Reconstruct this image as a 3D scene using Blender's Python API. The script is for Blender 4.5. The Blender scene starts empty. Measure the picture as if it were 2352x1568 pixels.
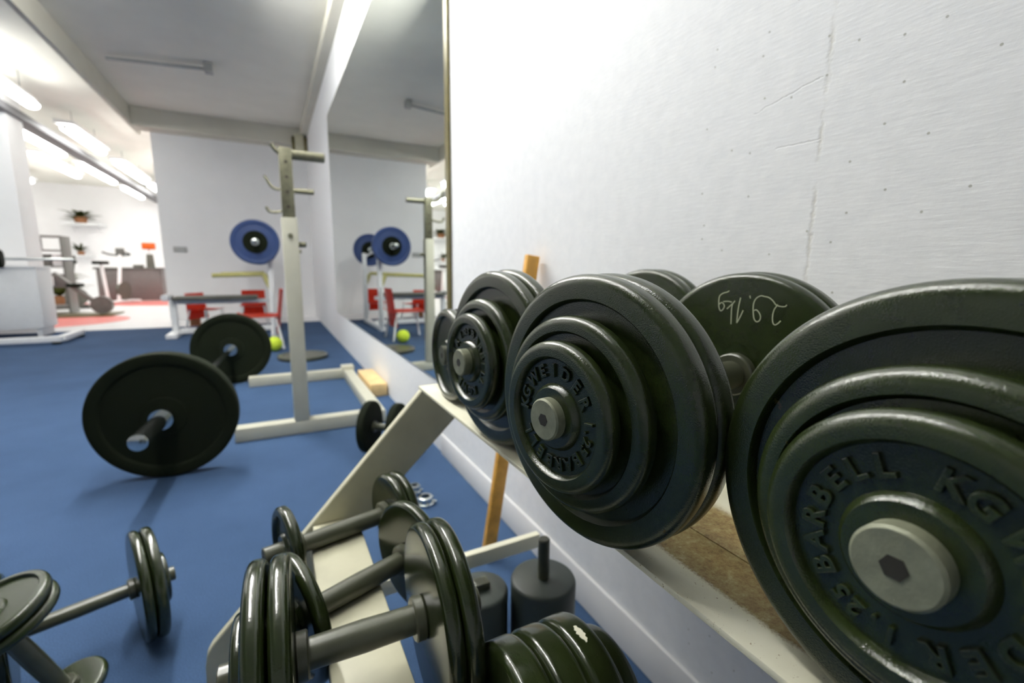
import bpy, bmesh, math, random
from mathutils import Vector, Matrix, Euler
random.seed(7)
PI = math.pi
SC = bpy.context.scene
COL = SC.collection

# ------------------------------------------------------------------ materials
def nmat(name):
    m = bpy.data.materials.new(name); m.use_nodes = True
    nt = m.node_tree; b = nt.nodes['Principled BSDF']
    return m, nt, b
def tex(nt, kind, scale, detail=4, rough=.55, vec='Object', stretch=None):
    tc = nt.nodes.new('ShaderNodeTexCoord')
    src = tc.outputs[vec]
    if stretch:
        mp = nt.nodes.new('ShaderNodeMapping'); mp.inputs['Scale'].default_value = stretch
        nt.links.new(src, mp.inputs['Vector']); src = mp.outputs['Vector']
    t = nt.nodes.new(kind); nt.links.new(src, t.inputs['Vector'])
    t.inputs['Scale'].default_value = scale
    if kind == 'ShaderNodeTexNoise':
        t.inputs['Detail'].default_value = detail; t.inputs['Roughness'].default_value = rough
    return t
def ramp(nt, fac, stops):
    r = nt.nodes.new('ShaderNodeValToRGB'); nt.links.new(fac, r.inputs['Fac'])
    e = r.color_ramp.elements
    while len(e) < len(stops): e.new(.5)
    for q, (p, c) in zip(e, stops):
        q.position = p; q.color = (c[0], c[1], c[2], 1) if not isinstance(c, (int, float)) else (c, c, c, 1)
    return r
def mixc(nt, fac, a, b, mode='MIX'):
    x = nt.nodes.new('ShaderNodeMix'); x.data_type = 'RGBA'; x.blend_type = mode
    def setin(i, v):
        if hasattr(v, 'links'): nt.links.new(v, x.inputs[i])
        elif isinstance(v, (int, float)): x.inputs[i].default_value = v
        else: x.inputs[i].default_value = (*v, 1)
    setin(0, fac); setin(6, a); setin(7, b)
    return x.outputs[2]
def bump(nt, b, h, strength=.3, dist=.002, prev=None):
    n = nt.nodes.new('ShaderNodeBump'); n.inputs['Strength'].default_value = strength; n.inputs['Distance'].default_value = dist
    nt.links.new(h, n.inputs['Height'])
    if prev: nt.links.new(prev.outputs['Normal'], n.inputs['Normal'])
    nt.links.new(n.outputs['Normal'], b.inputs['Normal']); return n
def math_(nt, op, a, b=None, c=None):
    n = nt.nodes.new('ShaderNodeMath'); n.operation = op
    for i, v in enumerate((a, b, c)):
        if v is None: continue
        if hasattr(v, 'links'): nt.links.new(v, n.inputs[i])
        else: n.inputs[i].default_value = v
    return n.outputs[0]
def plain(name, c, rough=.5, metal=0, var=.12, scale=30, bmp=0, bscale=200, coat=0):
    m, nt, b = nmat(name)
    t = tex(nt, 'ShaderNodeTexNoise', scale)
    d = tuple(x*(1-var) for x in c); l = tuple(min(1, x*(1+var)) for x in c)
    r = ramp(nt, t.outputs['Fac'], [(.3, d), (.7, l)])
    nt.links.new(r.outputs['Color'], b.inputs['Base Color'])
    b.inputs['Roughness'].default_value = rough; b.inputs['Metallic'].default_value = metal
    if coat: b.inputs['Coat Weight'].default_value = coat
    if bmp:
        t2 = tex(nt, 'ShaderNodeTexNoise', bscale, 3)
        bump(nt, b, t2.outputs['Fac'], bmp, .001)
    return m
def iron(name, c, rough=.33, rust=.0, grain=900, bmp=.5, bd=.0006):
    m, nt, b = nmat(name)
    t = tex(nt, 'ShaderNodeTexNoise', 45, 5)
    r = ramp(nt, t.outputs['Fac'], [(.3, tuple(x*.9 for x in c)), (.7, tuple(x*1.12 for x in c))])
    col = r.outputs['Color']
    if rust:
        t3 = tex(nt, 'ShaderNodeTexNoise', 60, 8, .7)
        k = ramp(nt, t3.outputs['Fac'], [(.66, 0.), (.72, rust)])
        col = mixc(nt, k.outputs['Color'], col, (.16, .085, .025))
    nt.links.new(col, b.inputs['Base Color'])
    t2 = tex(nt, 'ShaderNodeTexNoise', grain, 2, .6)
    bump(nt, b, t2.outputs['Fac'], bmp, bd)
    rr = ramp(nt, t.outputs['Fac'], [(.3, rough*.92), (.75, rough*1.1)])
    nt.links.new(rr.outputs['Color'], b.inputs['Roughness'])
    b.inputs['Specular IOR Level'].default_value = .12 if 'rubber' in name else .62
    return m
M = {}
M['iron'] = iron('enamelled_iron', (.019, .028, .0075), .15, .35, 1200, .6, .0003)
M['iron_low'] = iron('glossy_iron', (.015, .022, .006), .18, .5, 700, .3, .0003)
M['iron_inner'] = iron('bare_iron_bar', (.060, .064, .040), .30, .6, 700, .3, .0003)
M['rubber'] = iron('black_rubber', (.006, .0085, .0035), .8, 0, 250, .35)
M['steel'] = plain('worn_steel', (.22, .23, .16), .5, .25, .15, 120, .2, 700)
M['chrome'] = plain('chrome', (.62, .65, .64), .18, 1, .08)
M['dark_hole'] = plain('hole_shade_and_hub', (.02, .018, .012), .6)  # near-black for shade painted into holes, also used on one dark hub
M['cream'] = plain('cream_paint', (.80, .78, .62), .38, 0, .05, 12, .12, 90)
M['rackcream'] = plain('yellowed_cream_paint', (.56, .54, .40), .42, 0, .10, 14, .15, 80)
M['frame_white'] = plain('stand_white_paint', (.56, .55, .45), .4, 0, .04, 15)
M['tele'] = plain('galvanised_olive_tube', (.17, .165, .11), .42, .5, .2, 60)
M['white'] = plain('white_gloss_paint', (.86, .87, .88), .4, 0, .02)
M['ceil'] = plain('ceiling_paint', (.82, .81, .74), .85, 0, .03, 3)
M['beam'] = plain('beam_paint', (.64, .62, .54), .85, 0, .04, 3)
M['conc'] = plain('trunking_grey', (.42, .43, .42), .6, .2, .05)
M['tray'] = plain('dark_trunking_grey', (.16, .16, .17), .6, .2, .05)
M['wallfar'] = plain('far_wall_paint', (.93, .93, .94), .8, 0, .02, 3)
M['skirt'] = plain('skirting_paint', (.68, .68, .69), .85, 0, .04, 6)
M['wood'] = plain('orange_pine', (.70, .36, .06), .45, 0, .25, 25, .1, 60)
M['woodpale'] = plain('pale_pine', (.78, .56, .27), .5, 0, .12, 20)
M['blue'] = plain('blue_bumper_rubber', (.012, .043, .165), .45, 0, .08)
M['red'] = plain('red_plastic', (.72, .055, .015), .32, 0, .08)
M['padgrey'] = plain('grey_vinyl', (.11, .11, .09), .5, 0, .15)
M['yellowbar'] = plain('brass_yellow_paint', (.55, .52, .20), .45, .2, .1)
M['ball'] = plain('tennis_yellow_felt', (.62, .78, .05), .8, 0, .06)
M['cyl'] = iron('grey_black_enamel', (.032, .042, .035), .42, .2, 300, .3)
M['foliage'] = plain('leaf_green', (.10, .13, .02), .6, 0, .4, 40)
M['orange'] = plain('orange_plastic', (.62, .10, .002), .4)
M['greygloss'] = plain('machine_grey', (.13, .13, .12), .4, 0, .15)
M['desk'] = plain('taupe_laminate', (.17, .155, .15), .5, 0, .08)
M['pot'] = plain('terracotta', (.32, .14, .06), .7)
M['green'] = plain('green_rubber', (.06, .16, .03), .55)
M['mframe'] = plain('mirror_edge_brown', (.12, .10, .03), .35, .3, .2)
M['redfloor'] = plain('pink_red_vinyl', (.78, .22, .20), .35, 0, .04, 4)
M['whitefloor'] = plain('white_vinyl', (.86, .86, .87), .3, 0, .02, 4)

# chalk
m, nt, b = nmat('chalk'); b.inputs['Base Color'].default_value = (.42, .45, .31, 1); b.inputs['Roughness'].default_value = .95; M['chalk'] = m
# tube light
m, nt, b = nmat('fluorescent_tube'); b.inputs['Base Color'].default_value = (1, 1, 1, 1)
b.inputs['Emission Color'].default_value = (1, .995, .95, 1); b.inputs['Emission Strength'].default_value = 7.8; M['tube'] = m
m, nt, b = nmat('bare_fluorescent_tube'); b.inputs['Base Color'].default_value = (1, 1, 1, 1)
b.inputs['Emission Color'].default_value = (1, .995, .95, 1); b.inputs['Emission Strength'].default_value = 135; M['tube_bare'] = m
m = m.copy(); m.name = 'boosted_fluorescent_tube'; m.node_tree.nodes['Principled BSDF'].inputs['Emission Strength'].default_value = 270; M['tube_bright'] = m  # emission raised to brighten the far main wall
# mirror
m, nt, b = nmat('mirror_glass'); b.inputs['Base Color'].default_value = (.90, .95, .92, 1); b.inputs['Metallic'].default_value = 1; b.inputs['Roughness'].default_value = .01; M['mirror'] = m
# carpet
m, nt, b = nmat('blue_carpet')
t = tex(nt, 'ShaderNodeTexNoise', 2.2, 6, .6); t2 = tex(nt, 'ShaderNodeTexNoise', 420, 2, .7)
r = ramp(nt, t.outputs['Fac'], [(.3, (.035, .070, .144)), (.7, (.049, .093, .188))])
g = ramp(nt, t2.outputs['Fac'], [(.35, .7), (.65, 1.25)])
nt.links.new(mixc(nt, 1., r.outputs['Color'], g.outputs['Color'], 'MULTIPLY'), b.inputs['Base Color'])
b.inputs['Roughness'].default_value = .95; b.inputs['Specular IOR Level'].default_value = .2
bump(nt, b, t2.outputs['Fac'], .5, .002); M['carpet'] = m
# plaster wall: brushed coat, vertical seam, specks, cracks
m, nt, b = nmat('white_plaster')
tc = nt.nodes.new('ShaderNodeTexCoord'); sp = nt.nodes.new('ShaderNodeSeparateXYZ'); nt.links.new(tc.outputs['Object'], sp.inputs[0])
Yc, Zc = sp.outputs['Y'], sp.outputs['Z']
n1 = tex(nt, 'ShaderNodeTexNoise', 38, 6, .6)
mp = nt.nodes.new('ShaderNodeMapping'); mp.inputs['Rotation'].default_value = (.35, 0, 0); mp.inputs['Scale'].default_value = (1, .16, 1)
nt.links.new(tc.outputs['Object'], mp.inputs['Vector'])
n2 = nt.nodes.new('ShaderNodeTexNoise'); n2.inputs['Scale'].default_value = 260; n2.inputs['Detail'].default_value = 4; nt.links.new(mp.outputs['Vector'], n2.inputs['Vector'])
wob = tex(nt, 'ShaderNodeTexNoise', 60, 4, .7)
yo = math_(nt, 'ADD', Yc, math_(nt, 'MULTIPLY', math_(nt, 'SUBTRACT', wob.outputs['Fac'], .5), .012))
d1 = math_(nt, 'ABSOLUTE', math_(nt, 'SUBTRACT', yo, .330))
seam = math_(nt, 'SUBTRACT', 1., math_(nt, 'SMOOTH_MIN', math_(nt, 'DIVIDE', d1, .0035), 1., .2))
patchy = tex(nt, 'ShaderNodeTexNoise', 28, 3, .6)
seamp = math_(nt, 'MULTIPLY', math_(nt, 'MAXIMUM', seam, 0.), ramp(nt, patchy.outputs['Fac'], [(.38, 0.), (.62, 1.)]).outputs['Color'])
# two short hairline cracks running off the seam
def crack(z0, slope, y0, y1):
    zz = math_(nt, 'SUBTRACT', Zc, math_(nt, 'ADD', math_(nt, 'MULTIPLY', math_(nt, 'SUBTRACT', Yc, .33), slope), z0))
    zz = math_(nt, 'ADD', zz, math_(nt, 'MULTIPLY', math_(nt, 'SUBTRACT', wob.outputs['Fac'], .5), .008))
    ln = math_(nt, 'MAXIMUM', math_(nt, 'SUBTRACT', 1., math_(nt, 'DIVIDE', math_(nt, 'ABSOLUTE', zz), .0011)), 0.)
    rng = math_(nt, 'MULTIPLY', math_(nt, 'GREATER_THAN', Yc, y0), math_(nt, 'LESS_THAN', Yc, y1))
    return math_(nt, 'MULTIPLY', ln, rng)
ck = math_(nt, 'ADD', crack(.903, .02, .33, .385), crack(.974, -.22, .335, .42))
vor = tex(nt, 'ShaderNodeTexVoronoi', 26)
vxy = nt.nodes.new('ShaderNodeCombineXYZ'); nt.links.new(Yc, vxy.inputs[0]); nt.links.new(Zc, vxy.inputs[1]); vor.voronoi_dimensions = '2D'; nt.links.new(vxy.outputs[0], vor.inputs['Vector'])
vm = math_(nt, 'MULTIPLY', math_(nt, 'LESS_THAN', vor.outputs['Distance'], .034), math_(nt, 'LESS_THAN', Yc, .52))
vrnd = nt.nodes.new('ShaderNodeSeparateColor'); nt.links.new(vor.outputs['Color'], vrnd.inputs[0])
vm = math_(nt, 'MULTIPLY', vm, math_(nt, 'GREATER_THAN', vrnd.outputs[0], .55))
base = ramp(nt, n1.outputs['Fac'], [(.3, (.80, .81, .83)), (.7, (.86, .865, .88))]).outputs['Color']
base = mixc(nt, math_(nt, 'MULTIPLY', seamp, .45), base, (.5, .46, .36))
base = mixc(nt, math_(nt, 'MULTIPLY', ck, .35), base, (.5, .5, .5))
base = mixc(nt, math_(nt, 'MULTIPLY', vm, .75), base, (.33, .33, .28))
nt.links.new(base, b.inputs['Base Color']); b.inputs['Roughness'].default_value = .6
h = math_(nt, 'ADD', math_(nt, 'ADD', math_(nt, 'MULTIPLY', n1.outputs['Fac'], .5), math_(nt, 'MULTIPLY', n2.outputs['Fac'], .35)), math_(nt, 'MULTIPLY', math_(nt, 'ADD', seamp, ck), -.5))
bump(nt, b, h, .32, .003); M['plaster'] = m
# shelf top with worn paint
m, nt, b = nmat('worn_shelf_paint')
tc = nt.nodes.new('ShaderNodeTexCoord'); sp = nt.nodes.new('ShaderNodeSeparateXYZ'); nt.links.new(tc.outputs['Object'], sp.inputs[0])
w1 = tex(nt, 'ShaderNodeTexNoise', 14, 3); w2 = tex(nt, 'ShaderNodeTexNoise', 420, 6, .75)
X = math_(nt, 'ADD', sp.outputs['X'], math_(nt, 'MULTIPLY', math_(nt, 'SUBTRACT', w1.outputs['Fac'], .5), .010))
X = math_(nt, 'ADD', X, math_(nt, 'MULTIPLY', math_(nt, 'SUBTRACT', w2.outputs['Fac'], .5), .009))
k = math_(nt, 'MULTIPLY', ramp(nt, X, [(.2465, 0.), (.2475, 1.)]).outputs['Color'], ramp(nt, X, [(.335, 1.), (.345, 0.)]).outputs['Color'])
ys = math_(nt, 'ADD', sp.outputs['Y'], math_(nt, 'MULTIPLY', w1.outputs['Fac'], .08))
k = math_(nt, 'MULTIPLY', k, ramp(nt, ys, [(.40, 1.), (.46, .25)]).outputs['Color'])
w3 = tex(nt, 'ShaderNodeTexNoise', 130, 9, .8)
br = ramp(nt, w3.outputs['Fac'], [(.32, (.10, .065, .02)), (.45, (.26, .17, .06)), (.56, (.34, .27, .11)), (.70, (.52, .45, .28))])
cr = ramp(nt, w1.outputs['Fac'], [(.3, (.74, .71, .54)), (.7, (.84, .82, .66))])
sp2 = tex(nt, 'ShaderNodeTexNoise', 260, 5, .7)
spk = ramp(nt, sp2.outputs['Fac'], [(.64, 0.), (.67, .8)])
cc = mixc(nt, spk.outputs['Color'], cr.outputs['Color'], (.30, .20, .08))
nt.links.new(mixc(nt, k, cc, br.outputs['Color']), b.inputs['Base Color'])
b.inputs['Roughness'].default_value = .5; bump(nt, b, math_(nt, 'ADD', w3.outputs['Fac'], math_(nt, 'MULTIPLY', k, -1.)), .4, .0012); M['shelf'] = m

# ------------------------------------------------------------------ mesh helpers
def link(name, bm, mat, parent=None, smooth=40):
    me = bpy.data.meshes.new(name)
    bmesh.ops.recalc_face_normals(bm, faces=bm.faces)
    bm.to_mesh(me); bm.free()
    if smooth:
        for p in me.polygons: p.use_smooth = True
        me.set_sharp_from_angle(angle=math.radians(smooth))
    me.materials.append(M[mat] if isinstance(mat, str) else mat)
    o = bpy.data.objects.new(name, me); COL.objects.link(o)
    if parent: o.parent = parent
    return o
def thing(name, label, cat, loc=(0, 0, 0), rot=(0, 0, 0), group=None):
    o = bpy.data.objects.new(name, None); COL.objects.link(o); o.empty_display_size = .05
    o.location = loc; o.rotation_euler = rot; o['label'] = label; o['category'] = cat
    if group: o['group'] = group
    return o
def tag(o, label, cat, group=None):
    o['label'] = label; o['category'] = cat
    if group: o['group'] = group
    return o
def struct(name, bm, mat, smooth=0):
    o = link(name, bm, mat, None, smooth); o['kind'] = 'structure'; return o
def box(x0, x1, y0, y1, z0, z1, bev=0, bm=None, mtx=None):
    new = bmesh.new()
    bmesh.ops.create_cube(new, size=1)
    for v in new.verts:
        v.co = Vector(((x0+x1)/2+v.co.x*(x1-x0), (y0+y1)/2+v.co.y*(y1-y0), (z0+z1)/2+v.co.z*(z1-z0)))
    if bev: bmesh.ops.bevel(new, geom=new.edges[:], offset=bev, segments=2, affect='EDGES', profile=.5)
    if mtx: bmesh.ops.transform(new, matrix=mtx, verts=new.verts)
    if bm is None: return new
    return merge(bm, new)
def merge(bm, new):
    me = bpy.data.meshes.new('tmp'); new.to_mesh(me); new.free(); bm.from_mesh(me); bpy.data.meshes.remove(me); return bm
def frame(a, b):
    a, b = Vector(a), Vector(b); z = (b-a).normalized()
    up = Vector((0, 0, 1)) if abs(z.z) < .95 else Vector((0, 1, 0))
    x = up.cross(z).normalized(); y = z.cross(x)
    return Matrix.Translation(a) @ Matrix((x, y, z)).transposed().to_4x4(), (b-a).length
def beam(a, b, w, h, bev=.003, bm=None):
    mt, L = frame(a, b)
    return box(-w/2, w/2, -h/2, h/2, 0, L, bev, bm, mt)
def lathe(prof, n=64, axis='x', bm=None, mtx=None):
    """prof: list of (s, r) along the axis; closed at both ends when r==0"""
    new = bmesh.new(); rings = []
    for s, r in prof:
        if r < 1e-6: rings.append([new.verts.new((s, 0, 0))]); continue
        rings.append([new.verts.new((s, r*math.cos(2*PI*i/n), r*math.sin(2*PI*i/n))) for i in range(n)])
    for A, B in zip(rings, rings[1:]):
        for i in range(n):
            j = (i+1) % n
            if len(A) == 1 and len(B) == 1: continue
            if len(A) == 1: new.faces.new((A[0], B[j], B[i]))
            elif len(B) == 1: new.faces.new((A[i], A[j], B[0]))
            else: new.faces.new((A[i], A[j], B[j], B[i]))
    if axis == 'z': bmesh.ops.rotate(new, verts=new.verts, matrix=Matrix.Rotation(-PI/2, 3, 'Y'))
    if axis == 'y': bmesh.ops.rotate(new, verts=new.verts, matrix=Matrix.Rotation(PI/2, 3, 'Z'))
    if mtx: bmesh.ops.transform(new, matrix=mtx, verts=new.verts)
    if bm is None: return new
    return merge(bm, new)
def rod(a, b, r, n=24, bm=None, bev=.0):
    mt, L = frame(a, b)
    e = min(bev, r*.5)
    prof = [(0, 0), (0, r-e), (e, r), (L-e, r), (L, r-e), (L, 0)] if e else [(0, 0), (0, r), (L, r), (L, 0)]
    return lathe(prof, n, 'x', bm, mt @ Matrix.Rotation(-PI/2, 4, 'Y'))
def tube(pts, r, n=10, bm=None, closed=False):
    """swept tube along a polyline smoothed with Catmull-Rom"""
    P = [Vector(p) for p in pts]; Q = []
    m = len(P)
    for i in range(m-1):
        p0, p1, p2, p3 = P[max(i-1, 0)], P[i], P[i+1], P[min(i+2, m-1)]
        for k in range(5):
            t = k/5
            Q.append(.5*((2*p1)+(p2-p0)*t+(2*p0-5*p1+4*p2-p3)*t*t+(3*p1-p0-3*p2+p3)*t**3))
    Q.append(P[-1])
    new = bmesh.new(); rings = []; prev = None
    for i, q in enumerate(Q):
        d = (Q[min(i+1, len(Q)-1)]-Q[max(i-1, 0)]).normalized()
        if prev is None:
            up = Vector((0, 0, 1)) if abs(d.z) < .9 else Vector((0, 1, 0)); x = up.cross(d).normalized()
        else: x = (prev-d*prev.dot(d)).normalized()
        prev = x; y = d.cross(x)
        rings.append([new.verts.new(q+r*(math.cos(2*PI*k/n)*x+math.sin(2*PI*k/n)*y)) for k in range(n)])
    for A, B in zip(rings, rings[1:]):
        for k in range(n): new.faces.new((A[k], A[(k+1) % n], B[(k+1) % n], B[k]))
    new.faces.new(rings[0][::-1]); new.faces.new(rings[-1])
    if bm is None: return new
    return merge(bm, new)

# ------------------------------------------------------------------ weight plates and dumbbells
PC = {}
def arc(cx, cr, rad, a0, a1, k=6):
    return [(cx+rad*math.cos(a0+(a1-a0)*i/k), cr+rad*math.sin(a0+(a1-a0)*i/k)) for i in range(k+1)]
def plate_bm(R, T, rim=.013, bore=.0145, n=96, boss=.023, dish=.005):
    f = min(T*.42, .0075); P = []
    P += [(.0005, bore)]
    P += [(.0005, boss-.0015), (.0018, boss), (dish, boss+.0015)]
    P += [(dish, R-rim-.0012), (.0012, R-rim), (0, R-rim+.0012)]
    P += [(0, R-f)] + [(f-f*math.cos(a), R-f+f*math.sin(a)) for a in [PI/2*i/7 for i in range(1, 8)]]
    P += [(T-f+f*math.sin(a), R-f+f*math.cos(a)) for a in [PI/2*i/7 for i in range(0, 8)]]
    P += [(T, R*.6), (T, bore), (.0005, bore)]
    return lathe(P, n)
def letter_bm(ch, size, depth, bm, place):
    key = (ch, size)
    if key not in PC:
        cu = bpy.data.curves.new('t', 'FONT'); cu.body = ch; cu.size = size; cu.extrude = depth/2; cu.bevel_depth = size*.035; cu.bevel_resolution = 1
        cu.align_x = 'CENTER'; cu.align_y = 'CENTER'; cu.resolution_u = 4; cu.offset = size*.012
        o = bpy.data.objects.new('t', cu); COL.objects.link(o)
        bpy.context.view_layer.update()
        me = bpy.data.meshes.new_from_object(o.evaluated_get(bpy.context.evaluated_depsgraph_get()))
        bpy.data.objects.remove(o); bpy.data.curves.remove(cu)
        PC[key] = me
    nb = bmesh.new(); nb.from_mesh(PC[key])
    for v in nb.verts: v.co = place(v.co)
    return merge(bm, nb)
def ring_text(bm, word, mid, step, rad, size, x, depth=.0022):
    k = (len(word)-1)/2
    for i, ch in enumerate(word):
        if ch == ' ': continue
        th = math.radians(mid+(i-k)*step)
        Rv = Vector((0, -math.sin(th), math.cos(th))); Tv = Vector((0, -math.cos(th), -math.sin(th)))
        base = Vector((x, 0, 0))+Rv*rad
        letter_bm(ch, size, depth, bm, lambda c: base+Tv*c.x+Rv*c.y*1.0+Vector((-1, 0, 0))*c.z)
PM = {}
def add_plate(parent, s, R, T, face, mat, n=96, rim=None, letters=None, nm='weight_plate'):
    rim = rim or (.012 if R < .08 else .019)
    key = (round(R, 4), round(T, 4), mat, n, round(rim, 4))
    if key in PM:
        o = bpy.data.objects.new(nm, PM[key]); COL.objects.link(o); o.parent = parent
    else:
        o = link(nm, plate_bm(R, T, rim, n=n), mat, parent, 35); PM[key] = o.data
    o.location = (s, 0, 0)
    if face > 0: o.rotation_euler = (0, 0, PI); o.location = (s+T, 0, 0)
    if letters is not None:
        bm = bmesh.new()
        ring_text(bm, 'BARBELL', letters, 17.5, .0335, .0125, .0045)
        ring_text(bm, 'WEIDER', letters+180, 21, .0335, .0125, .0045)
        ring_text(bm, 'KG', letters+95, 16, .0335, .0125, .0045)
        ring_text(bm, '1.25', letters-87, 11, .0335, .010, .0045)
        link('raised_lettering', bm, mat, o, 30)
    return o
def hexbar_end(bm, s, r, face):
    d = -1 if face < 0 else 1
    return bm
def dumbbell(label, origin, yaw, left, right, s0, s1, grip, mat='iron', br=.014, er=.015, group='iron dumbbells on the rack', letters=None, n=96, tilt=0, name='dumbbell', barmat='iron_inner', endmat='steel', stops=True):
    """left/right: lists of (s, R, T). s0/s1: bar ends. grip: (inner left, inner right)"""
    t = thing(name, label, 'dumbbell', origin, (0, tilt, yaw), group)
    b = bmesh.new()
    lathe([(grip[0]-.004, 0), (grip[0]-.004, br), ((grip[0]*.7+grip[1]*.3), br*1.04), ((grip[0]+grip[1])/2, br*1.08), ((grip[0]*.3+grip[1]*.7), br*1.04), (grip[1]+.004, br), (grip[1]+.004, 0)], 40, bm=b)
    link('handle', b, barmat, t)
    for a, c in ((s0, grip[0]), (grip[1], s1)):
        b = bmesh.new(); e = .0012
        lathe([(a, 0), (a, .0034), (a+.003, .0034), (a+.003, .0034)] if False else [(a, 0), (a, er-e), (a+e, er), (c-e, er), (c, er-e), (c, 0)], 48, bm=b)
        link('sleeve', b, endmat, t)
    for a, d in ((s0, 1), (s1, -1)):
        b = bmesh.new()
        lathe([(a-d*.0003, 0), (a-d*.0003, .0047), (a+d*.002, .0047), (a+d*.002, 0)], 6, bm=b)  # flat dark hexagon; the socket's inner shade is put into its colour
        link('hex_socket_shade', b, 'dark_hole', t)
    if stops:
        for g, d in ((grip[0], 1), (grip[1], -1)):
            b = bmesh.new(); x0, x1 = (g, g+d*.011)
            lathe([(x0, br), (x0, br+.006), (x0+d*.0015, br+.0075), (x1-d*.0015, br+.0075), (x1, br+.006), (x1, br)], 48, bm=b)
            link('stop_collar', b, barmat, t)
    for i, (s, R, T) in enumerate(left):
        add_plate(t, s, R, T, -1, mat, n, letters=letters if i == 0 else None)
    for s, R, T in right: add_plate(t, s, R, T, 1, mat, n)
    return t

G1 = 'loaded dumbbells on the top shelf of the rack'
ZT = .5425
# nearest, cut by the right edge
dumbbell('largest dumbbell at right, cut by the frame, raised lettering around its bright steel end', (.191, .067, .6455), 0,
         [(.008, .0555, .015), (.022, .0705, .018), (.040, .103, .024), (.064, .103, .022)], [(.262, .103, .022), (.284, .103, .022), (.306, .0705, .016), (.322, .0555, .014)], 0, .345, (.086, .262), group=G1, letters=287, n=160)
# middle, chalk written on inner rear plate
d2 = dumbbell('middle dumbbell on the top shelf, chalk 29.1kg on its inner rear plate', (.163, .261, .6455), .145,
         [(.007, .055, .014), (.0205, .072, .015), (.035, .1015, .019), (.054, .102, .019)], [(.26, .103, .019), (.279, .104, .020), (.299, .072, .014), (.313, .055, .012)], 0, .333, (.073, .26), group=G1, letters=187, n=128)
S = {'g': [(0.0145, 0.0852), (0.0166, 0.0837), (0.0208, 0.0824), (0.0242, 0.0797), (0.025, 0.0758), (0.0248, 0.0715), (0.0242, 0.0673), (0.0224, 0.064), (0.0202, 0.065), (0.0185, 0.0685), (0.0195, 0.0714), (0.0218, 0.0726), (0.0243, 0.0707)],
 'k1': [(0.0098, 0.051), (0.0102, 0.0586), (0.0105, 0.0666), (0.0099, 0.0717), (0.0076, 0.0752)], 'k2': [(0.0201, 0.0737), (0.0149, 0.0743), (0.0109, 0.0737)], 'k3': [(0.0155, 0.0664), (0.0127, 0.0694), (0.0101, 0.0721)],
 '1': [(0.0021, 0.0788), (0.0031, 0.0721), (0.0038, 0.063), (0.0039, 0.0529)], '1b': [(0.0039, 0.0529), (0.0011, 0.059), (-0.0016, 0.0663)], 'dot': [(-0.0069, 0.0813), (-0.0076, 0.0786)],
 '9': [(-0.0205, 0.0813), (-0.0178, 0.0817), (-0.0141, 0.0797), (-0.0117, 0.0756), (-0.0112, 0.0699), (-0.0121, 0.0627), (-0.0133, 0.0583), (-0.0159, 0.0561), (-0.0185, 0.0576), (-0.0191, 0.0613), (-0.0174, 0.0651), (-0.0144, 0.0677), (-0.0125, 0.0668)],
 '2': [(-0.0205, 0.0813), (-0.0252, 0.0804), (-0.0292, 0.0775), (-0.0325, 0.0738), (-0.0367, 0.0726), (-0.0406, 0.0729), (-0.0419, 0.0745)],
 '2b': [(-0.034, 0.0743), (-0.0311, 0.069), (-0.0303, 0.0623), (-0.0312, 0.0565), (-0.0333, 0.0547), (-0.036, 0.0566), (-0.038, 0.0591)]}
# the plate whose inner face carries the chalk: its back faces the handle
cp = [c for c in d2.children if c.name.startswith('weight_plate')][4]
b = bmesh.new()
for st in S.values():
    tube([(0, -y, z-.0008) for y, z in st], .00062, 6, b)
for v in b.verts: v.co.x = .0191 + v.co.x*.25
co = link('chalk_writing', b, 'chalk', cp); co['label'] = 'pale chalk handwriting reading 29.1kg upside down'
# farther ones
dumbbell('dumbbell behind the middle one on the top shelf, third from the right edge', (.181, .471, .6455), .10,
         [(.009, .055, .014), (.023, .071, .017), (.040, .102, .018), (.058, .104, .018)], [(.300, .106, .018), (.318, .106, .018), (.336, .071, .016), (.352, .055, .013)], 0, .372, (.076, .300), group=G1, letters=70, n=96)
dumbbell('smallest dumbbell at the far end of the top shelf, mostly hidden', (.222, .668, .6155), .0,
         [(.012, .0725, .018), (.031, .0725, .018)], [(.2, .0725, .018), (.218, .0725, .018), (.236, .055, .013)], .007, .26, (.05, .2), group=G1, n=64, endmat='iron_inner')

# lower tier, handles lying across the beam
G2 = 'dumbbells hung across the lower beam of the rack'
dumbbell('nearest full dumbbell on the lower beam, two large plates each side', (.05, .41, .3985), -.03,
         [(-.099, .05, .012), (-.088, .091, .017), (-.069, .091, .017)], [(.066, .090, .016), (.083, .091, .017), (.100, .05, .012)], -.112, .125, (-.052, .066), 'iron_low', .0135, .014, G2, n=96, barmat='iron_inner', endmat='iron_inner')
dumbbell('skewed dumbbell on the lower beam, second from the front', (.05, .533, .3595), .357,
         [(-.058, .073, .016)], [(.096, .075, .017), (.114, .055, .012)], -.085, .14, (-.042, .096), 'iron_low', .0125, .0135, G2, n=72, barmat='iron_inner', endmat='iron_inner')
dumbbell('small dumbbell at the far end of the lower beam, under the sloping leg', (.05, .672, .3595), .236,
         [(-.062, .060, .016)], [(.094, .061, .016), (.110, .061, .014)], -.085, .136, (-.046, .094), 'iron_low', .0125, .0135, G2, n=64, barmat='iron_inner', endmat='iron_inner')
d4 = dumbbell('dumbbell of thick plates at the bottom edge, pale chip on one rim', (.15, .29, .3595), 0,
         [(-.135, .045, .02)], [(0, .070, .030), (.030, .070, .030), (.060, .070, .030), (.092, .052, .022)], -.15, .125, (-.115, 0), 'iron_low', .0125, .0135, G2, n=96, barmat='iron_inner', endmat='iron_inner', stops=False)

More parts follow.
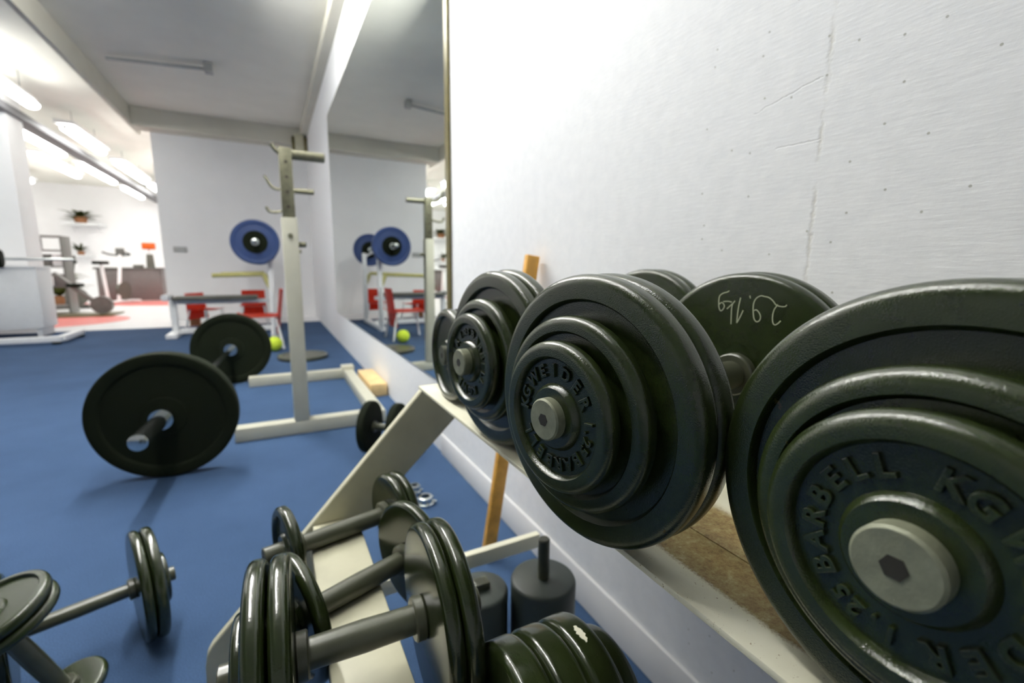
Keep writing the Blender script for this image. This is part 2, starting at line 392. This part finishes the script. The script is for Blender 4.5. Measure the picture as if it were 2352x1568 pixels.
bm = bmesh.new(); N = 14; rows = []
for i in range(N+1):
    a = math.radians(-7+16*i/N); wd = .0032*math.sin(PI*(.08+.86*i/N))*(1+.15*math.sin(i*2.3)); xc = .0745+.0005*math.sin(i*1.7)
    rows.append([bm.verts.new((xc+e*wd, -q*math.sin(a), q*math.cos(a))) for e, q in ((-1, .0699), (-1, .0704), (1, .0704), (1, .0699))])
for A, B in zip(rows, rows[1:]):
    for k in range(4): bm.faces.new((A[k], A[(k+1) % 4], B[(k+1) % 4], B[k]))
bm.faces.new(rows[0][::-1]); bm.faces.new(rows[-1])
link('paint_chip', bm, 'cream', d4)['label'] = 'pale worn chip on the rim'
# floor dumbbells at the lower left
G3 = 'dumbbells lying on the blue floor at the lower left'
dumbbell('dumbbell on the blue floor, two upright plates at its right end', (-.38, 1.045, .1105), .33,
         [(-.105, .110, .020), (-.083, .110, .020)], [(.105, .110, .018), (.124, .110, .020), (.145, .05, .012)], -.13, .17, (-.062, .105), 'iron_low', .0125, .014, G3, n=72, barmat='iron_inner', endmat='iron_inner')
dumbbell('tilted dumbbell showing a pale round plate face, at the left edge', (-.402, .886, .241), .45,
         [(-.006, .074, .018), (.014, .074, .018)], [(.192, .055, .016)], -.012, .225, (.036, .192), 'iron', .0125, .014, G3, n=72, tilt=1.225, barmat='iron_inner', endmat='dark_hole')
# black dumbbell by the wall, beyond the rack leg
dumbbell('black dumbbell on the floor by the mirror wall, behind the sloping leg', (.31, 1.86, .107), -.6,
         [(.0, .105, .03)], [(.115, .100, .03)], -.03, .175, (.03, .115), 'rubber', .014, .02, 'dumbbells lying on the floor', n=64, endmat='chrome')

# ------------------------------------------------------------------ the rack
rk = thing('dumbbell_rack', 'cream painted dumbbell rack with a worn top shelf and sloping legs', 'rack', (.3, .1, 0))
rk_l = Vector((.3, .1, 0))
def rp(name, bm, mat, smooth=30):
    o = link(name, bm, mat, rk, smooth); o.matrix_parent_inverse = Matrix.Translation(-rk_l); return o
rp('shelf_board', box(.221, .291, -.62, .775, ZT-.005, ZT, .001), 'shelf')
rp('shelf_board', box(.2925, .50, -.62, .775, ZT-.006, ZT-.0005, .001), 'shelf')
for yy in (.785, -.60):
    # sloping board, 6.5 cm wide
    A = Vector((.258, yy+.01, .525)); B = Vector((-.098, yy+.01, .150))
    d = (B-A).normalized(); nrm = Vector((d.z, 0, -d.x))
    bm = bmesh.new()
    P = [Vector((.236, yy, ZT-.0065)), Vector((-.120, yy, .152)), Vector((-.128, yy, .138)), Vector((-.131, yy, .12)), Vector((-.137, yy, 0.002)), Vector((-.075, yy, 0.002)), Vector((-.070, yy, .122)), Vector((.313, yy, .487)), Vector((.345, yy, ZT-.0065))]
    v1 = [bm.verts.new(p) for p in P]; v2 = [bm.verts.new(p+Vector((0, .016, 0))) for p in P]
    bm.faces.new(v1); bm.faces.new(v2[::-1])
    for i in range(len(P)): bm.faces.new((v1[i], v1[(i+1) % len(P)], v2[(i+1) % len(P)], v2[i]))
    bmesh.ops.bevel(bm, geom=bm.edges[:], offset=.0015, segments=2, affect='EDGES')
    rp('leg', bm, 'rackcream')
rp('cross_brace', box(-.10, .50, .801, .818, .130, .162, .002), 'cream')
rp('lower_beam', box(.027, .101, -.60, .690, .318, .3465, .003), 'rackcream')
rp('beam_tongue', box(.036, .092, .60, .784, .290, .3175, .002), 'rackcream')

# stick
st = beam((.455, .985, .012), (.5555, .952, .782), .034, .018, .003)
tag(link('wooden_batten', st, 'wood'), 'orange wooden batten leaning on the wall behind the rack', 'batten')
# standing cylinders
def stand_cyl(x, y, R, H, rr, rh, label):
    t = thing('cylinder_weight', label, 'weight', (x, y, 0.001), group='black cylinder weights standing under the rack')
    link('body', lathe([(0, 0), (0, R-.004), (.004, R), (H-.006, R), (H-.002, R-.002), (H, R-.006), (H, 0)], 72, 'z'), 'cyl', t)
    o = link('rod', lathe([(0, 0), (0, rr), (rh-.002, rr), (rh, rr-.002), (rh, 0)], 32, 'z'), 'iron_inner', t); o.location = (0, 0, H)
    return t
stand_cyl(.398, .625, .058, .205, .0105, .075, 'larger black cylinder weight with a tall rod, standing by the wall')
t = stand_cyl(.292, .662, .048, .195, .011, .014, 'smaller black cylinder weight with a stubby nut, beside the taller one')
b = box(-.014, .014, -.011, .011, .195, .209, .002); link('nut', b, 'iron_inner', t)
# two chrome collars on the floor
for (x, y, r, lb) in ((.395, 1.335, .030, 'larger chrome spinlock collar on the blue floor behind the rack'), (.385, 1.425, .023, 'smaller chrome collar on the floor, touching the larger one')):
    bm = lathe([(0, r*.55), (0, r), (.006, r), (.008, r*.8), (.024, r*.78), (.026, r*.7), (.026, r*.45), (.010, r*.45), (.008, r*.55), (0, r*.55)], 40, 'z')
    for k in range(6):
        a = k*PI/3; box(-.004, .004, r*.9, r*1.22, 0, .012, .001, bm, Matrix.Rotation(a, 4, 'Z'))
    tag(link('spinlock_collar', bm, 'chrome'), lb, 'collar').location = (x, y, .001)

# ------------------------------------------------------------------ olympic barbell on the floor
def bumper(parent, s, R, T, mat, inner=None, n=96, hub='chrome'):
    f = .008
    P = [(0, .026), (0, R*.30), (.004, R*.31), (.006, R*.80), (.001, R*.83), (0, R*.84), (0, R-f)] + [(f-f*math.cos(a), R-f+f*math.sin(a)) for a in [PI/2*i/4 for i in range(1, 5)]]
    P += [(T-f+f*math.sin(a), R-f+f*math.cos(a)) for a in [PI/2*i/4 for i in range(0, 5)]]
    P += [(T, R*.84), (T-.001, R*.83), (T-.006, R*.80), (T-.004, R*.31), (T, R*.30), (T, .026), (0, .026)]
    o = link('bumper_plate', lathe(P, n), mat, parent, 35); o.location = (s, 0, 0)
    if inner:
        k = link('hub_disc', lathe([(-.002, .026), (-.002, inner), (T+.002, inner), (T+.002, .026), (-.002, .026)], 64), 'rubber', o)
    h = link('bore_ring', lathe([(-.004, .025), (-.004, .033), (T+.004, .033), (T+.004, .025), (-.004, .025)], 40), hub, o)
    return o
def barbell(label, a, b, R, T, mat, inner, sl=.26, group=None, ngap=1.32):
    a, b = Vector(a), Vector(b); d = (b-a).normalized(); yaw = math.atan2(d.y, d.x)
    t = thing('barbell', label, 'barbell', a, (0, -math.asin(max(-1, min(1, d.z))), yaw), group)
    L = (b-a).length
    link('shaft', lathe([(.0, 0), (.0, .014), (L, .014), (L, 0)], 32), 'chrome', t)
    for s, e, g in ((-sl, T, 1), (L-T, L+sl, -1)):
        link('sleeve', lathe([(s, 0), (s, .022), (s+.003, .025), (e-.003, .025), (e, .022), (e, 0)], 36), 'chrome', t)
    for x in (T+.001, L-T-.031): link('collar', lathe([(x, .014), (x, .037), (x+.03, .037), (x+.03, .014)], 36), 'chrome', t)
    for x in (-.040, L+.010): link('clamp', lathe([(x, .025), (x, .036), (x+.03, .036), (x+.03, .025)], 36), 'chrome', t)
    for x in (-sl-.006, L+sl-.006): link('end_cap', lathe([(x, 0), (x, .022), (x+.003, .0262), (x+.010, .0262), (x+.012, .022), (x+.012, 0)], 36), 'chrome', t)
    bumper(t, 0, R, T, mat, inner); bumper(t, L-T, R, T, mat, inner)
    return t
barbell('barbell with two big black bumper plates lying on the blue floor', (-.362, 1.925, .2262), (-.246, 3.42, .2262), .225, .055, 'rubber', None)

# ------------------------------------------------------------------ squat stand
sq = thing('squat_stand', 'cream white squat stand with two telescopic posts near the mirror', 'squat stand', (.11, 2.22, 0))
def sp_(name, bm, mat, lab=None):
    o = link(name, bm, mat, sq, 30); o.matrix_parent_inverse = Matrix.Translation((-.11, -2.22, 0))
    if lab: o['label'] = lab
    return o
H = .062
sp_('base_beam', box(-.178, .46, 2.19, 2.19+H, .001, H, .004), 'frame_white')
sp_('base_beam', box(-.162, .46, 3.21, 3.21+H, .001, H, .004), 'frame_white')
sp_('side_beam', box(.40, .46, 2.19+H, 3.21, .001, H, .004), 'frame_white')
sp_('joint_cap', box(.39, .47, 3.20, 3.285, .001, .085, .006), 'frame_white')
for y0, top, xs in ((2.221, 1.238, .087), (3.241, 1.238, .125)):
    def tilt(bm, y0=y0, xs=xs): return bm
    sp_('post', box(xs-.031, xs+.031, y0-.033, y0+.033, H, .955, .004), 'frame_white')
    sp_('inner_post', box(xs-.025, xs+.025, y0-.027, y0+.027, .94, top, .003), 'tele', 'grey brown inner tube')
    sp_('bar_rest', rod((xs-.02, y0, top-.022), (xs+.155, y0, top-.022), .020 if y0 < 3 else .016, 20, bev=.003), 'tele')
    sp_('hook', tube([(xs-.02, y0, top-.018), (xs-.055, y0, top-.02), (xs-.085, y0, top-.005), (xs-.105, y0, top+.03), (xs-.118, y0, top+.055)] if y0 > 3 else [(xs-.02, y0, top-.02), (xs-.035, y0, top-.01), (xs-.05, y0, top+.012)], .008, 10), 'tele')
    sp_('knob', rod((xs+.03, y0, .845), (xs+.062, y0, .845), .012, 16, bev=.003), 'tele')
    for zz in (1.0, 1.06, 1.12, 1.18): sp_('pin_hole_shade', rod((xs, y0-.0275, zz), (xs, y0-.0268, zz), .006, 12), 'dark_hole')  # thin dark discs, the shade inside the holes painted on
sp_('hook', tube([(.10, 3.241, 1.09), (.05, 3.241, 1.08), (.02, 3.241, 1.085), (.005, 3.241, 1.11)], .008, 10), 'tele')
sp_('post_bolt', rod((.087, 2.186, .88), (.087, 2.180, .88), .010, 12), 'tele')

# plate lying flat, ball, pine block
p = thing('weight_plate', 'dark weight plate lying flat on the floor behind the squat stand', 'weight plate', (.20, 4.10, .001), (0, -PI/2, 0))
p.rotation_euler = (0, PI/2, 0); p.location = (.20, 4.10, .032)
add_plate(p, 0, .19, .03, -1, 'iron_inner', 72, rim=.03, nm='disc')
tag(link('ball', lathe([(.065-.065*math.cos(PI*i/18), .065*math.sin(PI*i/18)) for i in range(19)], 36, 'z'), 'ball'), 'yellow green ball on the floor left of the flat plate', 'ball').location = (-.005, 4.55, .001)
tag(link('wooden_block', box(.475, .572, 2.66, 3.10, .001, .075, .004), 'woodpale'), 'pale pine block lying against the wall under the mirror', 'block')

# ------------------------------------------------------------------ bench press with the blue barbell
bp = thing('weight_bench', 'white weight bench with grey pad under the blue plated barbell', 'bench', (-.45, 6.0, 0))
def bpp(name, bm, mat, lab=None):
    o = link(name, bm, mat, bp, 30); o.matrix_parent_inverse = Matrix.Translation((.45, -6.0, 0)); return o
bpp('pad', box(-.93, -.14, 5.87, 6.13, .385, .425, .012), 'padgrey')
bpp('pad_frame', box(-.90, -.02, 5.97, 6.03, .34, .384, .004), 'white')
bpp('leg', box(-.965, -.91, 5.965, 6.035, .04, .385, .006), 'white')
bpp('foot', box(-.99, -.89, 5.72, 6.28, .001, .045, .008), 'white')
bpp('base_beam', box(-.90, -.02, 5.97, 6.03, .02, .075, .004), 'white')
bpp('end_roller', rod((-.985, 5.85, .415), (-.985, 6.15, .415), .035, 20, bev=.006), 'white')
bpp('foot', box(-.03, .03, 5.45, 6.55, .001, .05, .004), 'white')
for y in (5.52, 6.48):
    bpp('upright', box(-.02, .03, y-.03, y+.03, .05, .94, .004), 'white')
    bpp('side_panel', box(-.005, .012, y-.10, y+.10, .05, .52, .003), 'white')
    bpp('bar_cradle', tube([(-.02, y, .90), (-.06, y, .925), (-.10, y, .945), (-.135, y, .95), (-.150, y, .985)], .013, 10), 'white')
    bpp('safety_arm', tube([(.005, y, .50), (-.03, y, .58), (-.06, y, .66), (-.085, y, .668), (-.30, y, .662), (-.52, y, .655)], .022, 10), 'yellowbar')
barbell('barbell with blue bumper plates racked on the white bench', (-.112, 5.36, .992), (-.112, 6.72, .992), .222, .05, 'blue', .112, .20)

# red chairs
def chair(x, y, rz, label, s=1.0, tilt=0):
    t = thing('plastic_chair', label, 'chair', (x, y, .001), (tilt, 0, rz), 'low red plastic chairs round the bench')
    bm = bmesh.new(); N = 9; w = .19*s
    def grid(f, th):
        g = [[bm.verts.new(f(i/(N-1), j/(N-1))) for j in range(N)] for i in range(N)]
        for i in range(N-1):
            for j in range(N-1): bm.faces.new((g[i][j], g[i+1][j], g[i+1][j+1], g[i][j+1]))
    grid(lambda u, v: Vector(((u-.5)*2*w, (v-.5)*.36*s, .30*s-.02*math.sin(PI*u)*s+.02*s*(v < .1))), 0)
    bmesh.ops.solidify(bm, geom=bm.faces[:], thickness=.012)
    link('seat', bm, 'red', t, 50)
    bm = bmesh.new()
    grid(lambda u, v: Vector(((u-.5)*2*w*(1-.1*v), .17*s+.05*v*s+.03*(1-math.sin(PI*u))*-s, .14*s+.40*s*v)), 0)
    bmesh.ops.solidify(bm, geom=bm.faces[:], thickness=.012)
    link('backrest', bm, 'red', t, 50)
    for sx in (-1, 1):
        for sy in (-1, 1):
            link('leg', rod((sx*w*.8, sy*.14*s, .295*s), (sx*w*1.0, sy*.19*s, 0), .011, 12), 'white', t)
    return t
chair(-.12, 4.83, -PI/2, 'red plastic chair seen side on beside the white post')
chair(-.22, 6.95, 0, 'red plastic chair with its back to the far wall behind the bench', .80)
chair(-.72, 6.62, .9, 'red plastic chair slanting under the left half of the bench', .78)

# ------------------------------------------------------------------ setting
WX = .58
struct('floor', box(-6, WX, -2.6, 6.88, -.05, 0), 'carpet')
struct('floor_far', box(-6.5, WX, 6.88, 15.1, -.05, -.001), 'whitefloor')
struct('wall_right', box(WX, WX+.2, -2.6, 7.65, -.05, 2.66), 'plaster')
struct('wall_back', box(-1.25, WX+.2, 7.65, 7.9, -.05, 2.66), 'wallfar')
struct('wall_far', box(-6.6, WX, 15.1, 15.3, -.05, 2.66), 'wallfar')
struct('wall_left', box(-6.2, -6, -2.6, 15.1, -.05, 2.66), 'wallfar')
struct('wall_behind', box(-6.2, WX+.2, -2.8, -2.6, -.05, 2.66), 'wallfar')
struct('wall_end', box(.4, .6, 7.9, 15.1, -.05, 2.66), 'wallfar')
struct('ceiling', box(-6.2, WX+.2, -2.8, 15.3, 2.66, 2.8), 'ceil')
struct('trim_1', box(-1.425, -1.383, -2.6, 7.9, 2.45, 2.659), 'beam')
struct('trim_2', box(-1.383, WX, 7.38, 7.65, 2.44, 2.659), 'beam')
struct('wall_top_shade', box(.50, WX, -2.6, 7.38, 2.56, 2.659), 'beam')  # strip stands in for the soft band of shade along the wall top
struct('wall_pillar', box(-3.6, -2.36, 7.0, 7.4, -.05, 2.66), 'wallfar')
struct('baseboard_right', box(WX-.007, WX, -2.6, 1.70, 0, .085, .003), 'skirt', 60)
# coloured floor inlays
def flat_poly(name, pts, z0, z1, mat):
    bm = bmesh.new()
    lo = [bm.verts.new((x, y, z0)) for x, y in pts]; hi = [bm.verts.new((x, y, z1)) for x, y in pts]
    bm.faces.new(lo[::-1]); bm.faces.new(hi)
    n = len(pts)
    for i in range(n): bm.faces.new((lo[i], lo[(i+1) % n], hi[(i+1) % n], hi[i]))
    return struct(name, bm, mat)
flat_poly('floor_inlay', [(-2.75+.95*math.cos(a), 8.15+.85*math.sin(a)) for a in [2*PI*i/48 for i in range(48)]], -.0005, .0015, 'redfloor')
flat_poly('floor_inlay', [(-3.3, 11.1), (-1.3, 10.6), (-1.3, 12.9), (-3.3, 12.9)], -.0005, .0015, 'redfloor')

# mirror
mr = thing('wall_mirror', 'tall wide wall mirror with a thin brown edge strip', 'mirror', (WX-.003, 3.25, .30))
o = link('glass', box(-.003, .002, -1.65, 1.65, 0, 1.87), 'mirror', mr, 0)
o = link('edge_strip', box(-.007, .002, -1.685, -1.6505, 0, 1.9, .001), 'mframe', mr, 0)

# ceiling rod
pr = rod((-1.20, 5.72, 2.615), (-.39, 5.55, 2.615), .016, 16, bev=.004)
t = thing('ceiling_rod', 'thin metal rod fixed under the grey ceiling', 'rod', (-.39, 5.55, 2.615))
o = link('rod', pr, 'conc', t); o.matrix_parent_inverse = Matrix.Translation((.39, -5.55, -2.615))
o = link('end_bracket', box(-.43, -.36, 5.50, 5.60, 2.58, 2.66, .004), 'conc', t); o.matrix_parent_inverse = Matrix.Translation((.39, -5.55, -2.615))
# pipe box at ceiling corner
t = thing('pipe_bracket', 'beige pipe bracket in the far ceiling corner above the squat stand', 'bracket', (.479, 7.325, 2.34))
link('box_body', box(-.055, .055, -.05, .05, -.02, .22, .006), 'rackcream', t)
link('side_plate', box(-.095, -.06, -.04, .05, 0, .19, .003), 'mframe', t)
link('side_plate', box(.06, .10, -.04, .05, 0, .19, .003), 'mframe', t)
tag(link('wall_socket', box(-1.13, -.98, 7.635, 7.649, .93, 1.0, .003), 'conc'), 'small grey wall socket near the left end of the far wall', 'socket')

# ------------------------------------------------------------------ lamps
def lamp(x, y0, y1, z, label, bare=None, hw=.10):
    t = thing('fluorescent_lamp', label, 'lamp', (x, (y0+y1)/2, z), group='suspended fluorescent lamps')
    h = (y1-y0)/2
    link('housing', box(-hw, hw, -h, h, .045, .085, .004), 'white', t)
    if bare:
        link('tube', lathe([(-h+.03, 0), (-h+.03, .012), (h-.03, .012), (h-.03, 0)], 16, 'y'), bare, t)
    dm = None if bare else lathe([(-h+.03, 0), (-h+.03, .03), (-h+.06, .038), (h-.06, .038), (h-.03, .03), (h-.03, 0)], 24, 'y')
    if dm:
        for v in dm.verts: v.co.x *= 1.6
        link('diffuser', dm, 'tube', t)
    for e in (-h+.012, h-.012): link('holder', box(-.02, .02, e-.012, e+.012, -.02, .032, .002), 'white', t)
    for e in (-h*.6, h*.6): link('hanger', rod((0, e, .075), (0, e, 2.66-z), .004, 8), 'conc', t)
    return t
ya = [(2.6, 4.1), (5.45, 6.95), (7.75, 9.2), (9.9, 11.9), (12.3, 13.8)]
wh = ['left of the near beam', 'nearest bright one at the top left', 'second one in the right row', 'third one in the right row', 'last one in the right row']
for (a, c), w in zip(ya, wh): lamp(-2.10, a, c, 2.40, 'fluorescent lamp, ' + w, None, .03 if a == 5.45 else .10)
for (a, c), w in zip([(3.9, 5.4), (8.1, 9.6), (10.3, 12.2), (12.9, 14.5)], ['out of frame in the left row', 'first in the left row', 'second in the left row', 'last in the left row, ending in a round glow']): lamp(-2.66, a, c, 2.38, 'fluorescent lamp, ' + w)
tag(link('cable_tray', box(-2.49, -2.31, -2, 15, 2.33, 2.41, .004), 'tray'), 'long grey cable tray hanging between the two lamp rows', 'cable tray')
lamp(-.35, .4, 1.9, 2.5, 'bare fluorescent tube over the rack, out of frame', 'tube_bare')
lamp(-.35, 2.0, 3.55, 2.46, 'bare fluorescent tube over the floor barbell, out of frame', 'tube_bright')
lamp(-3.2, 10.2, 12.2, 2.45, 'added fluorescent lamp over the desk, brightening the far room')  # added source, there to make the far room bright
lamp(-1.2, 10.2, 12.2, 2.45, 'added fluorescent lamp behind the far wall, out of frame, brightening the far room')  # unseen source added for the brightness of the far room
lamp(-4.3, 11.5, 13.5, 2.45, 'added fluorescent lamp near the back left corner, brightening the far room')  # extra source added to lift the far walls
lamp(-4.3, 5, 7, 2.5, 'added fluorescent lamp for ambient light beyond the pillar, out of frame')  # unseen source added for general ambience
lamp(-4.3, 9, 11, 2.5, 'added fluorescent lamp for ambient light over the cardio corner, left of the plant')  # second added source for the ambient level

# ------------------------------------------------------------------ background, left
t = thing('storage_cabinet', 'white cabinet in front of the pillar at the left edge', 'cabinet', (-2.45, 6.62, 0))
link('body', box(-.5, .33, -.18, .18, .09, .71, .006), 'white', t)
link('top_panel', box(-.51, .34, -.19, .19, .71, .73, .003), 'white', t)
for sx in (-.45, .28): link('foot', box(sx-.02, sx+.02, -.15, .15, 0.001, .09, .003), 'white', t)
t = thing('machine_base', 'white tubular machine base on the blue floor at the left edge', 'base', (-2.2, 5.8, 0))
link('front_tube', box(-.6, .40, -.03, .03, .025, .075, .004), 'white', t)
link('side_tube', box(.36, .42, .03, .55, .025, .075, .004), 'white', t)
link('upright', box(-.24, -.16, -.03, .03, .075, .75, .004), 'white', t)
for x, y in ((.36, 0), (-.5, 0), (.39, .5)): link('rubber_foot', rod((x, y, 0.001), (x, y, .025), .035, 16), 'rubber', t)
b5 = thing('short_barbell', 'short barbell with a black plate above the white cabinet', 'barbell', (-2.34, 6.3, .80), (0, 0, .15))
link('shaft', lathe([(-.3, 0), (-.3, .013), (.55, .013), (.55, 0)], 20), 'chrome', b5)
link('plate', lathe([(-.02, .013), (-.02, .08), (-.01, .09), (.03, .09), (.04, .08), (.04, .013), (-.02, .013)], 40), 'rubber', b5)
# far room furniture
t = thing('shelf_unit', 'grey shelving unit at the back left beside the pillar', 'shelf', (-3.0, 9.6, 0))
for x in (-.22, .22): link('side', box(x-.012, x+.012, -.18, .18, 0, 1.18, .002), 'greygloss', t)
for z in (.10, .40, .70, .95, 1.16): link('shelf', box(-.208, .208, -.17, .17, z, z+.02, .002), 'desk', t)
for k in range(7):
    bx = tag(link('folder', box(-.055, .055, -.1, .1, 0, .18, .004), ['greygloss', 'white', 'desk', 'padgrey'][k % 4]), 'folder in the grey shelving unit', 'folder', 'folders in the back shelving unit')
    bx.location = (-3.0-.13+.13*(k % 3), 9.6, [.42, .72, .97][k//3]+.001)
def bike(x, y, rz, label, mt='greygloss', s=1.0):
    t = thing('exercise_bike', label, 'exercise bike', (x, y, .002), (0, 0, rz), 'exercise bikes in the back room')
    link('base_bar', rod((-.45*s, 0, .03), (.45*s, 0, .03), .03, 12), mt, t)
    for e in (-.45, .45): link('foot_bar', rod((e*s, -.22*s, .03), (e*s, .22*s, .03), .03, 12), mt, t)
    link('flywheel', lathe([(-.03, 0), (-.03, .2*s), (.03, .2*s), (.03, 0)], 32, 'y', mtx=Matrix.Translation((.28*s, 0, .27*s))), 'padgrey', t)
    link('seat_post', rod((-.2*s, 0, .05), (-.28*s, 0, .85*s), .028, 12), mt, t)
    link('saddle', box(-.42*s, -.16*s, -.09*s, .09*s, .84*s, .91*s, .02), 'rubber', t)
    link('front_post', rod((.1*s, 0, .05), (.30*s, 0, 1.05*s), .03, 12), mt, t)
    link('handlebar', tube([(.12*s, -.22*s, 1.1*s), (.30*s, -.2*s, 1.06*s), (.32*s, 0, 1.04*s), (.30*s, .2*s, 1.06*s), (.12*s, .22*s, 1.1*s)], .016, 8), 'rubber', t)
    link('console', box(.28*s, .34*s, -.08*s, .08*s, 1.06*s, 1.2*s, .01), 'greygloss', t)
    return t
bike(-2.72, 11.55, 1.2, 'pale exercise bike in front of the long desk', 'white', .9)
bike(-3.16, 10.35, .5, 'dark exercise bike between the shelving and the desk', 'greygloss', .75)
t = thing('rowing_machine', 'dark sloping machine leaning beside the shelving', 'machine', (-2.50, 9.0, .002), (0, 0, .0))
link('rail', beam((-.28, 0, .62), (.28, 0, .05), .09, .05), 'greygloss', t)
link('seat_pad', box(-.14, .02, -.1, .1, .42, .47, .015, None, None), 'rubber', t)
link('floor_mat', box(-.5, .4, -.32, .32, 0, .015, .003), 'mframe', t)
link('pulley', lathe([(-.05, 0), (-.05, .13), (.05, .13), (.05, 0)], 28, 'y', mtx=Matrix.Translation((.22, 0, .15))), 'greygloss', t)
t = thing('reception_desk', 'long taupe desk standing at the back of the far room', 'desk', (-2.5, 12.2, 0))
link('front_panel', box(-.62, .42, -.02, 0, .02, .66, .003), 'desk', t)
link('desk_top', box(-.66, .46, -.04, .55, .66, .70, .004), 'greygloss', t)
for x in (-.62, .40): link('side_panel', box(x, x+.03, 0, .52, .0, .66, .003), 'desk', t)
t = thing('desk_lamp', 'orange topped lamp on a dark stand at the right of the desk', 'lamp', (-2.24, 12.3, .701))
link('stand', lathe([(0, 0), (0, .075), (.28, .06), (.28, 0)], 24, 'z'), 'padgrey', t)
link('neck', lathe([(.28, 0), (.28, .02), (.38, .02), (.38, 0)], 12, 'z'), 'white', t)
link('shade', box(-.11, .11, -.08, .08, .38, .52, .02), 'orange', t)
tag(link('telephone', box(-2.55, -2.38, 12.3, 12.45, .701, .76, .02), 'padgrey'), 'dark telephone lying on the desk top', 'telephone')
def plant(x, y, z, r, label, n=34, pot=True, hang=False):
    t = thing('potted_plant', label, 'plant', (x, y, z), group=None)
    link('pot', lathe([(0, 0), (0, r*.28), (r*.42, r*.38), (r*.42, 0)], 24, 'z'), 'pot', t)
    bm = bmesh.new(); rnd = random.Random(int(x*100))
    for i in range(n):
        a = rnd.uniform(0, 2*PI); L = r*rnd.uniform(.7, 1.25); up = rnd.uniform(.2, .9) if not hang else rnd.uniform(-.25, .35)
        w = r*.13; d = Vector((math.cos(a), math.sin(a), 0)); s = Vector((-d.y, d.x, 0))
        prev = None
        for k in range(6):
            u = k/5; c = Vector((0, 0, r*.42))+d*L*u+Vector((0, 0, up*L*math.sin(PI*.6*u)))
            ww = w*math.sin(PI*(u*.85+.1))
            v = [bm.verts.new(c-s*ww), bm.verts.new(c+Vector((0, 0, -.2*ww))), bm.verts.new(c+s*ww)]
            if prev:
                bm.faces.new((prev[0], prev[1], v[1], v[0])); bm.faces.new((prev[1], prev[2], v[2], v[1]))
            prev = v
    bmesh.ops.solidify(bm, geom=bm.faces[:], thickness=.003)
    link('foliage', bm, 'foliage', t, 60); return t
t2 = thing('wall_shelf', 'small white shelf on the far wall under the spreading plant', 'shelf', (-3.9, 15.095, 1.72))
link('board', box(-.35, .35, -.62, 0, -.03, 0, .003), 'white', t2)
for x in (-.25, .25): link('bracket', beam((x, -.2, -.03), (x, -.01, -.16), .02, .02), 'white', t2)
plant(-3.9, 14.63, 1.721, .36, 'spreading plant high on the wall shelf of the far room', 44, hang=True)
t2 = thing('wall_shelf', 'lower white shelf on the far wall carrying a small plant', 'shelf', (-4.02, 15.09, .98))
link('board', box(-.2, .2, -.4, 0, -.03, 0, .003), 'white', t2)
link('bracket', beam((0, -.2, -.03), (0, -.01, -.16), .02, .02), 'white', t2)
plant(-4.02, 14.80, .981, .2, 'small plant on the lower wall shelf of the far room', 26)
plant(-3.45, 11.3, .002, .42, 'leafy green plant on the floor left of the desk', 40)
tag(link('wooden_box', box(-.93, -.83, 6.9, 7.05, .001, .36, .005), 'pot'), 'brown box standing behind the left end of the bench', 'box')

# ------------------------------------------------------------------ camera
R = [[0.8850110380331411, -0.4654688590125855, 0.009705866732238229], [0.0648794615437949, 0.14394767013461415, 0.9874561882598151], [-0.4610272421769558, -0.8732799147766642, 0.1575946459064282]]
cd = bpy.data.cameras.new('camera'); cam = bpy.data.objects.new('camera', cd); COL.objects.link(cam)
mw = Matrix(R).transposed().to_4x4(); mw.translation = Vector((0, 0, .75)); cam.matrix_world = mw
cd.sensor_width = 36; cd.lens = 15.993; cd.clip_start = .01
cd.dof.use_dof = True; cd.dof.focus_distance = .29; cd.dof.aperture_fstop = 6.6; cd.dof.aperture_blades = 0
SC.camera = cam

w = bpy.data.worlds.new('world'); SC.world = w; w.use_nodes = True
w.node_tree.nodes['Background'].inputs[0].default_value = (.8, .85, .9, 1); w.node_tree.nodes['Background'].inputs[1].default_value = .3
vs = SC.view_settings; vs.view_transform = 'Standard'; vs.look = 'None'; vs.exposure = 0.92; vs.gamma = 1; vs.use_curve_mapping = False
SC.cycles.max_bounces = 10; SC.cycles.diffuse_bounces = 5; SC.cycles.glossy_bounces = 4; SC.cycles.sample_clamp_indirect = 6; SC.cycles.caustics_reflective = False; SC.cycles.caustics_refractive = False
